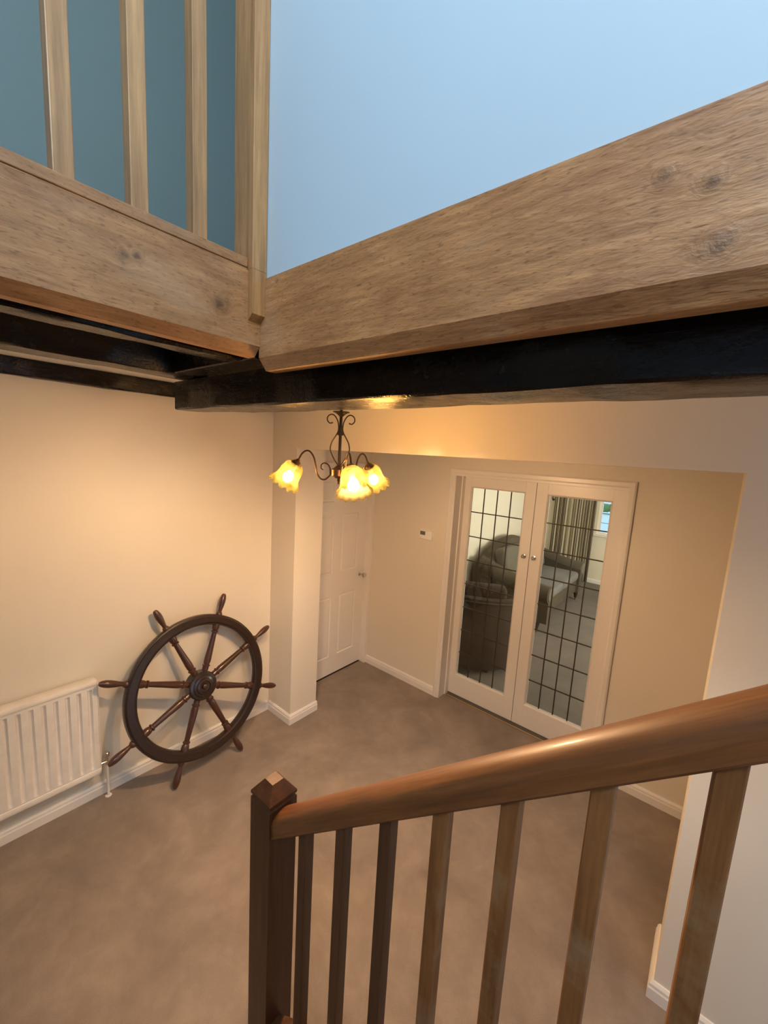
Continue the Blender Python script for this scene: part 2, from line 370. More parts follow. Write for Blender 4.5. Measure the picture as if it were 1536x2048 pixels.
HB, BT = 0.078, 0.017
PROF = [(0, 0), (BT, 0), (BT, HB * 0.62), (BT * 0.82, HB * 0.70), (BT * 0.78, HB * 0.86), (BT * 0.35, HB), (0, HB)]
def skirt(bm, axis, a0, a1, face, sgn):
    """skirting along axis with its back at `face`, standing out in direction sgn"""
    p = [(face + sgn * d, z) for d, z in PROF]
    return bm_prism(bm, p, axis, a0, a1)
struct('baseboard_left', skirt(bmesh.new(), 1, YMIN, -BT, 0.0, 1), M['gloss'], 'white skirting board along the wheel wall', 'baseboard')
def skirt_path(pts):
    """skirting swept along a floor polyline with mitred corners; the room lies to the right of travel"""
    t = bmesh.new(); P = [Vector((x, y)) for x, y in pts]; R = []
    for i, p in enumerate(P):
        ds = [(P[k + 1] - P[k]).normalized() for k in (i - 1, i) if 0 <= k < len(P) - 1]
        ns = [Vector((d.y, -d.x)) for d in ds]
        o = ns[0] if len(ns) == 1 else (ns[0] + ns[1]) / (1 + ns[0].dot(ns[1]))
        R.append([t.verts.new((p.x + o.x * d, p.y + o.y * d, z)) for d, z in PROF])
    for a, c in zip(R, R[1:]):
        for k in range(len(PROF)): t.faces.new((a[k], a[(k + 1) % len(PROF)], c[(k + 1) % len(PROF)], c[k]))
    t.faces.new(R[0]); t.faces.new(R[-1][::-1]); bmesh.ops.recalc_face_normals(t, faces=t.faces[:]); return t
struct('baseboard_pillar', skirt_path([(BT, 0), (W1, 0), (W1, T + 0.005)]), M['gloss'], 'white skirting board wrapping the narrow wall return', 'baseboard')
struct('baseboard_right', skirt_path([(W2, T + 0.005), (W2, 0), (XMAX, 0)]), M['gloss'], 'white skirting board on the grey wall at the right of the opening', 'baseboard')
struct('baseboard_recess_left', skirt(bmesh.new(), 0, 0.056, 0.883, YD, -1), M['gloss'], 'white skirting board below the thermostat', 'baseboard')
struct('baseboard_recess_right', skirt(bmesh.new(), 0, 2.2345, 3.5, YD, -1), M['gloss'], 'white skirting board right of the double doors', 'baseboard')

# six-panel door and its frame
def mold_frame(bm, y0, y1, z0, z1, x, d, wdt):
    """sunk moulding ring on a face of constant x: outer edge at x, inner edge at x-d, then a raised field"""
    t = bmesh.new()
    rings = []
    for off, dep in ((0, 0), (wdt * 0.45, -d), (wdt * 0.9, -d * 0.9), (wdt * 1.7, -d * 0.15)):
        rings.append([t.verts.new((x + dep, a, c)) for a, c in ((y0 + off, z0 + off), (y1 - off, z0 + off), (y1 - off, z1 - off), (y0 + off, z1 - off))])
    for a, c in zip(rings, rings[1:]):
        for k in range(4): t.faces.new((a[k], a[(k + 1) % 4], c[(k + 1) % 4], c[k]))
    t.faces.new(rings[-1]); bmesh.ops.recalc_face_normals(t, faces=t.faces[:])
    merge(bm, t)
DX = -0.007
PY = [(0.335 + 0.115, 0.335 + 0.335), (0.77, 0.99)]
PZ = [(0.20, 0.80), (1.02, 1.57), (1.69, 1.885)]
d1 = thing('door_1', 'white six-panel door with chrome knob behind the narrow wall return', 'door', (DX - 0.02, 0.72, 0), None, 'structure')
b = bmesh.new()
ys = [0.335, PY[0][0], PY[0][1], PY[1][0], PY[1][1], 1.104]; zs = [0.018] + [z for p in PZ for z in p] + [1.982]
for y0, y1 in ((ys[0], ys[1]), (ys[2], ys[3]), (ys[4], ys[5])): bm_box(b, DX - 0.038, DX, y0, y1, zs[0], zs[-1])
for z0, z1 in ((zs[0], zs[1]), (zs[2], zs[3]), (zs[4], zs[5]), (zs[6], zs[7])):
    for y0, y1 in PY: bm_box(b, DX - 0.038, DX, y0, y1, z0, z1)
obj('door_leaf', b, M['gloss'], d1)
for y0, y1 in PY:
    for z0, z1 in PZ:
        b = bmesh.new(); mold_frame(b, y0, y1, z0, z1, DX, 0.010, 0.014); bm_box(b, DX - 0.034, DX - 0.012, y0, y1, z0, z1)
        obj('door_panel', b, M['gloss'], d1)
b = bmesh.new()
Ry = Matrix.Translation((DX, 1.052, 0.947)) @ Matrix.Rotation(PI / 2, 4, 'Y')
bm_lathe(b, [(0.0, 0.0), (0.026, 0.0), (0.026, 0.004), (0.018, 0.009), (0.010, 0.012), (0.009, 0.030), (0.014, 0.036), (0.024, 0.046), (0.027, 0.056), (0.022, 0.066), (0.010, 0.070), (0.0, 0.070)], 24, Ry, False)
obj('door_knob', b, M['chrome'], d1, True)
struct('trim_1', boxes((-0.05, 0.056, 1.1045, YD, 0, 2.03), (-0.05, 0.012, 0.27, 0.333, 0, 2.03), (-0.05, 0.012, 0.27, 1.1045, 1.984, 2.045), bev=0.004), M['gloss'], 'white frame of the six-panel door', 'door frame')
struct('trim_2', boxes((-0.035, -0.009, 0.335, 1.104, 0.0, 0.003), (-0.12, -0.052, 0.30, 1.14, 0.0, 2.0)), M['gap'], 'dark strip standing for the shade under the six-panel door, with added backing', 'threshold')  # gap shade put into dark colour; added backing blocks outside light

# glazed double doors: architrave, lining, leaves
AX0, AX1, AZ, AW = 0.883, 2.2345, 2.060, 0.060
b = bmesh.new()
ap = [(0, 0), (0.012, 0), (0.019, 0.012), (0.019, 0.035), (0.012, 0.042), (0.012, AW), (0, AW)]
def mitre(bm):
    t = bmesh.new()
    def ring(x, z, dx, dz):
        return [t.verts.new((x + dx * a, YD - dpt, z + dz * a)) for dpt, a in [(0, 0), (0.014, 0), (0.020, 0.010), (0.020, 0.034), (0.012, 0.044), (0.012, AW), (0, AW)]]
    R = [ring(AX0, 0, 1, 0), ring(AX0, AZ, 1, -1), ring(AX1, AZ, -1, -1), ring(AX1, 0, -1, 0)]
    for a, c in zip(R, R[1:]):
        n = len(a)
        for k in range(n): t.faces.new((a[k], a[(k + 1) % n], c[(k + 1) % n], c[k]))
    t.faces.new(R[0]); t.faces.new(R[-1]); bmesh.ops.recalc_face_normals(t, faces=t.faces[:]); merge(bm, t)
mitre(b)
LX0, LX1 = AX0 + AW, AX1 - AW
bm_box(b, LX0 - 0.042, LX0, YD, YD + 0.19, 0, AZ - AW); bm_box(b, LX1, LX1 + 0.025, YD, YD + 0.19, 0, AZ - AW); bm_box(b, LX0 - 0.042, LX1 + 0.025, YD, YD + 0.19, AZ - AW, AZ - AW + 0.034)
bm_box(b, LX0, LX0 + 0.012, YD + 0.085, YD + REC - 0.002, 0, AZ - AW); bm_box(b, LX1 - 0.012, LX1, YD + 0.085, YD + REC - 0.002, 0, AZ - AW)
struct('trim_3', b, M['gloss'], 'white moulded architrave and lining round the glazed double doors', 'door frame')
struct('trim_4', boxes((LX0, LX1, YD + 0.085, YD + 0.100, 0.0, 0.005), bev=0.002), M['brass'], 'brass threshold bar under the glazed double doors', 'threshold')
YL = YD + REC
def glazed_leaf(idx, x0, x1, gx0, gx1, knobx, label):
    gz0, gz1 = 0.198, 1.913
    d = thing('door_%d' % idx, label, 'door', ((x0 + x1) / 2, YL + 0.02, 0), None, 'structure')
    obj('door_leaf', boxes((x0, gx0, YL, YL + 0.04, 0.012, 1.992), (gx1, x1, YL, YL + 0.04, 0.012, 1.992), (gx0, gx1, YL, YL + 0.04, 0.012, gz0), (gx0, gx1, YL, YL + 0.04, gz1, 1.992), bev=0.0015), M['gloss'], d)
    b = bmesh.new(); k = 0.011                                     # glazing bead, a chamfered ring
    t = bmesh.new(); rr = []
    for off, y in ((0, YL + 0.001), (k, YL + 0.012), (k, YL + 0.030), (0, YL + 0.030)):
        rr.append([t.verts.new((a, y, c)) for a, c in ((gx0 + off, gz0 + off), (gx1 - off, gz0 + off), (gx1 - off, gz1 - off), (gx0 + off, gz1 - off))])
    rr.append(rr[0])
    for a, c in zip(rr, rr[1:]):
        for q in range(4): t.faces.new((a[q], a[(q + 1) % 4], c[(q + 1) % 4], c[q]))
    bmesh.ops.recalc_face_normals(t, faces=t.faces[:]); merge(b, t); obj('glazing_bead', b, M['gloss'], d)
    cols, rows = 4, 8
    ix0, ix1, iz0, iz1 = gx0 + 0.004, gx1 - 0.004, gz0 + 0.004, gz1 - 0.004
    cw, rh = (ix1 - ix0) / cols, (iz1 - iz0) / rows
    base = base_of(d)
    me = None
    for i in range(cols):
        for j in range(rows):
            if me is None:
                b = boxes((-cw / 2 + 0.0005, cw / 2 - 0.0005, -0.002, 0.002, -rh / 2 + 0.0005, rh / 2 - 0.0005)); me = bpy.data.meshes.new('pane'); b.to_mesh(me); b.free(); me.materials.append(M['glass'])
            o = bpy.data.objects.new('pane', me); COL.objects.link(o); o.parent = d
            o.location = Vector((ix0 + cw * (i + 0.5), YL + 0.021, iz0 + rh * (j + 0.5))) - base
    for i in range(1, cols):
        x = ix0 + cw * i; obj('lead_bar', boxes((x - 0.0042, x + 0.0042, YL + 0.0165, YL + 0.0255, gz0 + 0.006, gz1 - 0.006), bev=0.0015), M['lead'], d)
    for j in range(1, rows):
        z = iz0 + rh * j; obj('lead_bar', boxes((gx0 + 0.006, gx1 - 0.006, YL + 0.0162, YL + 0.0258, z - 0.0042, z + 0.0042), bev=0.0015), M['lead'], d)
    b = bmesh.new()
    bm_lathe(b, [(0, 0), (0.017, 0), (0.017, 0.003), (0.007, 0.006), (0.006, 0.014), (0.013, 0.019), (0.0145, 0.026), (0.010, 0.031), (0, 0.032)], 20, Matrix.Translation((knobx, YL, 1.411)) @ Matrix.Rotation(PI / 2, 4, 'X'), False)
    obj('door_knob', b, M['chrome'], d, True)
    return d
glazed_leaf(2, 0.948, 1.5605, 1.010, 1.480, 1.520, 'left leaf of the white double doors with leaded glass')
glazed_leaf(3, 1.5645, 2.170, 1.648, 2.086, 1.598, 'right leaf of the white double doors with leaded glass')

# ------------------------------------------------------------------ oak fascias, landing balustrade, dark beams
XF, YF = 1.585, -1.150
b = bmesh.new(); bm_prism(b, [(XF, 2.613), (XF, 2.423), (XF - 0.027, 2.397), (XF - 0.058, 2.397), (XF - 0.058, 2.613)], 1, YMIN, YF - 0.0005)
tag(obj('oak_fascia_beam', b, M['oak_y']), 'weathered oak fascia board under the landing balusters', 'beam', 'oak fascia beams')
b = bmesh.new(); bm_prism(b, [(YF, 2.600), (YF, 2.3935), (YF + 0.024, 2.3615), (YF + 0.058, 2.3615), (YF + 0.058, 2.3985), (YF + 0.0245, 2.3985), (YF + 0.0245, 2.600)], 0, 1.579, XMAX)
tag(obj('oak_fascia_beam', b, M['oak_x']), 'large chamfered oak fascia board along the foot of the pale blue wall', 'beam', 'oak fascia beams')

lb = thing('landing_balustrade', 'oak balustrade of square balusters at the landing edge', 'balustrade', (1.545, -1.6, 2.6135))
obj('bottom_rail', boxes((1.505, 1.5815, YMIN, -1.1905, 2.6135, 2.6195), (1.505, XF - 0.001, YMIN, -1.1905, 2.6195, 2.644), bev=0.002), M['oak_y'], lb)
for y in [-1.313 - 0.1365 * k for k in range(8)]:
    obj('baluster', boxes((1.531, 1.570, y - 0.018, y + 0.018, 2.644, 3.46), bev=0.002), M['oak_z'], lb)
obj('top_rail', boxes((1.515, 1.585, YMIN, -1.1905, 3.46, 3.52), bev=0.012), M['oak_y'], lb)
b = bmesh.new(); bm_box(b, 1.512, 1.6055, -1.190, -1.1455, 2.6135, 3.62, 0.002)
t = bmesh.new()
bm_prism(t, [(XF + 0.0005, 2.6135), (1.6055, 2.6135), (1.6055, 2.500), (XF + 0.0005, 2.484)], 1, -1.190, -1.1455); merge(b, t)
obj('end_post', b, M['oak_z'], lb)

# dark beam and joists
def rough_beam(x0, x1, y0, y1, z0, z1, axis, n=28, amp=0.004, taper=None):
    bm = bmesh.new(); L = (x0, x1) if axis == 0 else (y0, y1); rnd = random.Random(int(abs(x0 * 991 + y0 * 577)))
    rings = []
    ph = [[rnd.uniform(0, 6.28) for _ in range(3)] for _ in range(12)]
    for i in range(n + 1):
        a = L[0] + (L[1] - L[0]) * i / n
        def wob(k): return amp * (math.sin(a * 9 + ph[k][0]) + 0.6 * math.sin(a * 23 + ph[k][1]) + 0.4 * math.sin(a * 41 + ph[k][2])) / 2
        yy0, yy1 = (y0, y1) if axis == 0 else (x0, x1)
        if taper: yy1 = taper(a)
        c = 0.006
        prof = [(yy0, z0 + c), (yy0 + c, z0), ((yy0 + yy1) / 2, z0), (yy1 - c, z0), (yy1, z0 + c), (yy1, z1), (yy0, z1)]
        ring = []
        for k, (u, v) in enumerate(prof):
            u += wob(k); v += wob(k + 5) if k < 5 else 0
            ring.append(bm.verts.new((a, u, v) if axis == 0 else (u, a, v)))
        rings.append(ring)
    for r, s in zip(rings, rings[1:]):
        for k in range(7): bm.faces.new((r[k], r[(k + 1) % 7], s[(k + 1) % 7], s[k]))
    bm.faces.new(rings[0][::-1]); bm.faces.new(rings[-1]); bmesh.ops.recalc_face_normals(bm, faces=bm.faces[:])
    return bm
tag(obj('ceiling_beam', rough_beam(0.772, XMAX, -1.042, -0.86, 2.281, 2.3975, 0, 60, 0.003, lambda a: -0.935 + 0.09 * min(1, (a - 0.77) / 0.6)), M['dark_x'], None, True), 'thick dark varnished ceiling beam above the chandelier', 'beam')
JG = 'dark joists under the landing'
for x0, x1, z0, y1, lab in ((1.372, 1.452, 2.402, -1.1315, 'dark joist just behind the oak landing fascia'), (0.835, 0.968, 2.400, -0.99, 'dark joist midway under the landing, ending over the thick beam'), (0.0015, 0.060, 2.407, -0.003, 'dark joist against the cream wheel wall')):
    tag(obj('ceiling_joist', rough_beam(x0, x1, YMIN, y1, z0, 2.489, 1, 40, 0.003), M['dark_y'], None, True), lab, 'joist', JG)
tag(obj('trimmer_joist', boxes((0.973, 1.526, -1.13, -0.985, 2.4035, 2.4895), bev=0.004), M['dark_x']), 'short dark trimmer beside the thick beam under the landing corner', 'joist')

# ------------------------------------------------------------------ stair balustrade and stairs
SL, RB = 0.847, -0.470
NX1, NY0, NS = 1.844, -1.270, 0.090
sb = thing('staircase', 'staircase with stained square newel, sloping handrail and square balusters', 'staircase', (NX1 - NS / 2, NY0 + NS / 2, 0))
def sqlathe(bm, cx, cy, prof):
    t = bmesh.new(); R = []
    for h, z in prof: R.append([t.verts.new((cx + sx * h, cy + sy * h, z)) for sx, sy in ((-1, -1), (1, -1), (1, 1), (-1, 1))])
    for a, c in zip(R, R[1:]):
        for k in range(4): t.faces.new((a[k], a[(k + 1) % 4], c[(k + 1) % 4], c[k]))
    t.faces.new(R[0][::-1]); t.faces.new(R[-1]); bmesh.ops.recalc_face_normals(t, faces=t.faces[:]); merge(bm, t)
ncx, ncy = NX1 - NS / 2, NY0 + NS / 2
b = bmesh.new(); sqlathe(b, ncx, ncy, [(NS / 2, 0), (NS / 2, 1.176), (NS / 2 - 0.004, 1.181)])
nw = obj('newel_post', b, M['stair_z'], sb)
b = bmesh.new(); sqlathe(b, ncx, ncy, [(NS / 2 - 0.004, 1.181), (NS / 2, 1.187), (NS / 2, 1.195), (0.018, 1.230)])
tag(obj('newel_cap', b, M['stair_z'], nw), 'chamfered cap with small flat shiny top')
b = bmesh.new()
ry0, ry1 = NY0 + 0.006, NY0 + 0.078
rw = ry1 - ry0
rp = [(ry0 + 0.004, 0.0), (ry0, 0.006), (ry0 + 0.001, 0.030), (ry0 - 0.001, 0.044), (ry0 + 0.003, 0.057), (ry0 + 0.011, 0.068), (ry0 + 0.023, 0.0755), (ry0 + rw / 2, 0.0775),
      (ry1 - 0.023, 0.0755), (ry1 - 0.011, 0.068), (ry1 - 0.003, 0.057), (ry1 + 0.001, 0.044), (ry1 - 0.001, 0.030), (ry1, 0.006), (ry1 - 0.004, 0.0)]
bm_prism(b, rp, 0, NX1, 3.55, lambda c: (c[0], c[1], c[2] + SL * c[0] + RB))
obj('handrail', b, M['rail'], sb, True)
bc = NY0 + 0.032
def bal(x, hw, mat):
    zt = lambda xx: SL * xx + RB + 0.004
    zb = lambda xx: SL * xx - 1.095
    t = bmesh.new()
    vs_ = [t.verts.new((x + sx * hw, bc + sy * hw, (zb if k == 0 else zt)(x + sx * hw))) for sx in (-1, 1) for sy in (-1, 1) for k in (0, 1)]
    for f in ((0, 1, 3, 2), (4, 6, 7, 5), (0, 4, 5, 1), (2, 3, 7, 6), (0, 2, 6, 4), (1, 5, 7, 3)): t.faces.new([vs_[i] for i in f])
    bmesh.ops.bevel(t, geom=[e for e in t.edges if abs((e.verts[0].co - e.verts[1].co).z) > 0.3], offset=0.002, segments=1, affect='EDGES')
    return obj('baluster', t, mat, sb)
for i, x in enumerate((1.957, 2.087, 2.212, 2.334, 2.456, 2.577, 2.698, 2.820, 2.942, 3.064)):
    bal(x, 0.0145, M['stair_dark'] if i < 3 else M['stair_worn'])

st = sb
b = bmesh.new()
bm_prism(b, [(NX1, 0.0), (2.15, 0.0), (3.6, SL * 3.6 - 1.095 - 0.30), (3.6, SL * 3.6 - 1.095), (NX1, SL * NX1 - 1.095)], 1, bc - 0.018, bc + 0.018)
obj('stair_string', b, M['stair_x'], st)
RISE, GO = 0.188, 0.222
for k in range(8):
    x = 1.90 + GO * k; z = RISE * (k + 1)
    obj('riser', boxes((x, x + 0.018, -2.16, bc - 0.019, RISE * k, z - 0.025)), M['stair_x'], st)
    obj('tread', boxes((x - 0.02, x + GO + 0.018 if k < 7 else x + 0.9, -2.16, bc - 0.019, z - 0.025, z), bev=0.006), M['carpet'], st)
b = bmesh.new(); bm_prism(b, [(NX1, 0.0), (2.15, 0.0), (3.6, SL * 3.6 - 1.095 - 0.30), (3.6, SL * 3.6 - 1.095), (NX1, SL * NX1 - 1.095)], 1, -2.20, -2.162)
obj('stair_string', b, M['stair_x'], st)

# ------------------------------------------------------------------ ship's wheel
wc = Vector((0.1746, -0.6481, 0.5572)); LEAN, WYAW, RT, RO, PH = 0.2163, 0.0157, 0.6038, 0.4588, -0.394
wu = Vector((-math.sin(WYAW), math.cos(WYAW), 0)); wv_ = Matrix.Rotation(WYAW, 3, 'Z') @ Vector((-math.sin(LEAN), 0, math.cos(LEAN))); wn = wu.cross(wv_)
WM = Matrix((wu, wv_, wn)).transposed().to_4x4()
wh = thing('ships_wheel', 'large dark wooden ship wheel with eight turned spokes leaning on the cream wall', 'ship wheel', (0, 0, 0))
wh.location = wc
wh.rotation_euler = WM.to_euler()
def wobj(name, bm, mat, parent, rotz=0):
    me = bpy.data.meshes.new(name); bm.to_mesh(me); bm.free(); me.materials.append(mat)
    for p in me.polygons: p.use_smooth = True
    me.set_sharp_from_angle(angle=math.radians(35))
    o = bpy.data.objects.new(name, me); COL.objects.link(o); o.parent = parent; o.rotation_euler = (0, 0, rotz); return o
def ringprof(bm, prof, seg=96):
    t = bmesh.new(); R = []
    for k in range(seg):
        a = 2 * PI * k / seg; R.append([t.verts.new((r * math.cos(a), r * math.sin(a), z)) for r, z in prof])
    n = len(prof)
    for k in range(seg):
        a, c = R[k], R[(k + 1) % seg]
        for i in range(n): t.faces.new((a[i], a[(i + 1) % n], c[(i + 1) % n], c[i]))
    bmesh.ops.recalc_face_normals(t, faces=t.faces[:]); merge(bm, t); return bm
wobj('rim', ringprof(bmesh.new(), [(0.392, -0.020), (0.388, -0.012), (0.388, 0.012), (0.392, 0.020), (0.402, 0.022), (0.406, 0.027), (0.444, 0.027), (0.448, 0.022), (0.455, 0.020), (0.4588, 0.012), (0.4588, -0.012), (0.455, -0.020), (0.448, -0.024), (0.402, -0.024)]), M['wheel'], wh)
hb_ = bmesh.new(); bm_lathe(hb_, [(0.0, -0.045), (0.085, -0.045), (0.092, -0.038), (0.092, 0.030), (0.086, 0.037), (0.070, 0.040), (0.066, 0.046), (0.052, 0.050), (0.048, 0.056), (0.036, 0.058), (0.033, 0.052), (0.018, 0.050), (0.014, 0.056), (0.0, 0.056)], 40, None, False)
hub = wobj('hub', hb_, M['wheel'], wh)
pb = bmesh.new(); bm_lathe(pb, [(0.0, 0.049), (0.015, 0.049), (0.015, 0.060), (0.009, 0.064), (0.0, 0.064)], 16, None, False)
wobj('centre_bolt', pb, M['iron'], hub)
sp = [(0.016, 0.075), (0.020, 0.100), (0.020, 0.118), (0.025, 0.121), (0.025, 0.127), (0.019, 0.132), (0.0225, 0.150), (0.0225, 0.175), (0.019, 0.250), (0.0165, 0.320), (0.016, 0.335), (0.023, 0.340), (0.023, 0.347), (0.017, 0.352), (0.022, 0.362), (0.024, 0.375), (0.024, 0.395)]
hd = [(0.020, 0.452), (0.022, 0.462), (0.019, 0.470), (0.0125, 0.478), (0.0135, 0.492), (0.0185, 0.520), (0.0215, 0.548), (0.0210, 0.570), (0.0165, 0.590), (0.0105, 0.6015), (0.0, 0.6038)]
RX = Matrix.Rotation(PI / 2, 4, 'Y')
s0 = bmesh.new(); bm_lathe(s0, sp, 16, RX); sm_ = wobj('spoke', s0, M['spoke'], wh, PH)
h0 = bmesh.new(); bm_lathe(h0, hd, 16, RX); hm_ = wobj('handle', h0, M['spoke'], wh, PH)
for k in range(1, 8):
    for src in (sm_, hm_):
        c = src.copy(); COL.objects.link(c); c.parent = wh; c.rotation_euler = (0, 0, PH + k * PI / 4)

# ------------------------------------------------------------------ radiator
ra = thing('radiator', 'white fluted panel radiator on the cream wall left of the wheel', 'radiator', (0.06, -1.85, 0.20))
Y1, Y0, RZ0, RZ1 = -1.197, -2.50, 0.212, 0.785
b = bmesh.new(); pitch = 0.0505; prof = []
y = Y1
prof.append((0.078, Y1)); prof.append((0.088, Y1 - 0.006))
yy = Y1 - 0.030
while yy > Y0 + 0.06:
    prof += [(0.089, yy), (0.076, yy - 0.009), (0.075, yy - 0.014), (0.089, yy - 0.022)]
    yy -= pitch
prof += [(0.088, Y0 + 0.006), (0.078, Y0)]
t = bmesh.new(); rings = []
for z, d in ((RZ0, -0.004), (RZ0 + 0.030, -0.0005), (RZ0 + 0.045, 0), (RZ1 - 0.060, 0), (RZ1 - 0.045, -0.0005), (RZ1 - 0.028, -0.002)):
    flat = z < RZ0 + 0.04 or z > RZ1 - 0.05
    rings.append([t.verts.new(((0.089 + d) if flat and 0 < i < len(prof) - 1 else px_ + d, py_, z)) for i, (px_, py_) in enumerate(prof)])
for a, c in zip(rings, rings[1:]):
    for k in range(len(prof) - 1): t.faces.new((a[k], a[k + 1], c[k + 1], c[k]))
bmesh.ops.recalc_face_normals(t, faces=t.faces[:]); merge(b, t)
bm_box(b, 0.030, 0.076, Y0 + 0.004, Y1 - 0.004, RZ0 + 0.004, RZ1 - 0.03)
obj('fluted_panel', b, M['rad'], ra, True)
obj('top_cover', boxes((0.022, 0.094, Y0, Y1 - 0.002, RZ1 - 0.030, RZ1), bev=0.008), M['rad'], ra, True)
obj('bottom_edge', boxes((0.070, 0.093, Y0, Y1 - 0.002, RZ0 - 0.012, RZ0 + 0.022), bev=0.006), M['rad'], ra, True)
obj('side_panel', boxes((0.024, 0.086, Y1 - 0.003, Y1 + 0.001, RZ0 + 0.004, RZ1 - 0.02), bev=0.001), M['rad'], ra)
obj('wall_bracket', boxes((0.0005, 0.032, Y1 - 0.12, Y1 - 0.09, RZ0 + 0.05, RZ1 - 0.08)), M['rad'], ra)
vb = bmesh.new(); bm_lathe(vb, [(0, 0), (0.011, 0), (0.011, 0.02), (0.008, 0.022), (0.008, 0.045), (0.016, 0.05), (0.017, 0.075), (0.012, 0.08), (0, 0.08)], 16, Matrix.Translation((0.052, -1.160, 0.215)), False)
bm_tube(vb, [(0.052, -1.197, 0.232), (0.052, -1.160, 0.232)], 0.009, 10)
vv = obj('valve', vb, M['chrome'], ra, True)
pb = bmesh.new(); bm_tube(pb, [(0.052, -1.160, 0.216), (0.052, -1.160, 0.002)], 0.0075, 10)
obj('pipe', pb, M['rad'], ra, True)
cb = bmesh.new(); bm_lathe(cb, [(0.009, 0.0), (0.017, 0.0), (0.017, 0.004), (0.009, 0.006)], 16, Matrix.Translation((0.052, -1.160, 0.001)))
obj('pipe_collar', cb, M['rad'], ra)

# ------------------------------------------------------------------ thermostat
th = thing('thermostat', 'white wall thermostat with small grey display beside the double doors', 'thermostat', (0.690, YD, 1.412))
obj('case', boxes((0.622, 0.760, YD - 0.006, YD - 0.0002, 1.412, 1.498), (0.625, 0.757, YD - 0.028, YD - 0.006, 1.415, 1.495), bev=0.003), M['plastic'], th, True)
sc_ = obj('display', boxes((0.633, 0.686, YD - 0.0295, YD - 0.027, 1.452, 1.485), bev=0.001), M['lcd'], th)
for x in (0.634, 0.652, 0.670): obj('button', boxes((x, x + 0.013, YD - 0.030, YD - 0.027, 1.428, 1.438), bev=0.001), M['plastic'], th)
obj('cover_flap', boxes((0.694, 0.752, YD - 0.030, YD - 0.027, 1.422, 1.489), bev=0.001), M['plastic'], th)

# ------------------------------------------------------------------ chandelier
CX, CY, CZ = 1.432, -0.675, 2.057
ch = thing('chandelier', 'bronze three-arm chandelier with glowing scalloped glass shades', 'chandelier', (CX, CY, CZ))
vr = Vector((rt0.x, rt0.y, 0)); vf = Vector((fw0.x, fw0.y, 0))
CB = Vector((CX, CY, CZ))
TR = Matrix.Translation(CB)
b = bmesh.new(); bm_tube(b, [CB + Vector((0, 0, 0.015)), CB + Vector((0, 0, ZC - CZ - 0.018))], 0.0062, 12)
stem = obj('stem', b, M['iron'], ch, True)
b = bmesh.new(); bm_lathe(b, [(0, 0.4325), (0.045, 0.4325), (0.045, 0.424), (0.030, 0.410), (0.010, 0.405), (0, 0.405)], 28, TR, False)
obj('ceiling_rose', b, M['iron'], ch, True)
b = bmesh.new(); bm_lathe(b, [(0.006, 0.243), (0.034, 0.243), (0.034, 0.2405), (0.022, 0.236), (0.012, 0.228), (0.006, 0.222)], 28, TR, False)
obj('drip_plate', b, M['iron'], ch, True)
b = bmesh.new(); bm_lathe(b, [(0.005, 0.185), (0.010, 0.183), (0.010, 0.160), (0.0125, 0.157), (0.0125, 0.150), (0.005, 0.147)], 16, TR, False)
obj('collar', b, M['iron'], ch, True)
for s in (-1, 1):
    pts = [(0.006, 0.030), (0.022, 0.052), (0.036, 0.080), (0.039, 0.098), (0.033, 0.122), (0.018, 0.148), (0.0095, 0.166), (0.009, 0.188), (0.014, 0.208), (0.026, 0.226), (0.040, 0.231), (0.053, 0.222), (0.055, 0.207), (0.045, 0.196), (0.035, 0.198)]
    P = catmull([CB + vr * (s * r) + Vector((0, 0, z)) for r, z in pts], 5)
    b = bmesh.new(); bm_tube(b, P, 0.0026, 8); bm_lathe(b, [(0, -0.0042), (0.0042, 0), (0, 0.0042)], 8, Matrix.Translation(P[-1]), False)
    obj('scroll', b, M['iron'], ch, True)
b = bmesh.new(); bm_lathe(b, [(0, -0.026), (0.014, -0.025), (0.022, -0.018), (0.031, -0.014), (0.031, 0.010), (0.027, 0.014), (0.022, 0.016), (0.012, 0.026), (0.006, 0.030), (0, 0.030)], 28, TR, False)
obj('hub', b, M['iron'], ch, True)
b = bmesh.new(); bm_lathe(b, [(0, -0.050), (0.004, -0.048), (0.005, -0.044), (0.003, -0.040), (0.007, -0.034), (0.006, -0.029), (0.003, -0.025), (0, -0.025)], 14, TR, False)
obj('finial', b, M['iron'], ch, True)

def shade_mesh():
    """bell shade along -z from its neck at the origin, scalloped rim, real wall thickness"""
    t = bmesh.new(); seg = 72; nsc = 12
    prof = [(0.017, -0.002), (0.030, -0.006), (0.0395, -0.016), (0.0445, -0.030), (0.0465, -0.046), (0.0475, -0.062), (0.050, -0.076), (0.056, -0.088), (0.065, -0.097)]
    def mk(th):
        R = []
        for i, (r, z) in enumerate(prof):
            f = i / (len(prof) - 1); ring = []
            for k in range(seg):
                a = 2 * PI * k / seg; sca = abs(math.sin(a * nsc / 2))
                rr = r - th + 0.0022 * f ** 2 * math.cos(a * nsc); zz = z - 0.015 * f ** 4 * sca
                rr += 0.004 * f ** 4 * sca
                ring.append(t.verts.new((rr * math.cos(a), rr * math.sin(a), zz)))
            R.append(ring)
        return R
    A, B = mk(0), mk(0.0022)
    for R in (A, B):
        for a, c in zip(R, R[1:]):
            for k in range(seg): t.faces.new((a[k], a[(k + 1) % seg], c[(k + 1) % seg], c[k]))
    for i in (0, -1):
        for k in range(seg): t.faces.new((A[i][k], A[i][(k + 1) % seg], B[i][(k + 1) % seg], B[i][k]))
    bmesh.ops.recalc_face_normals(t, faces=t.faces[:]); return t
TILT = math.radians(31)
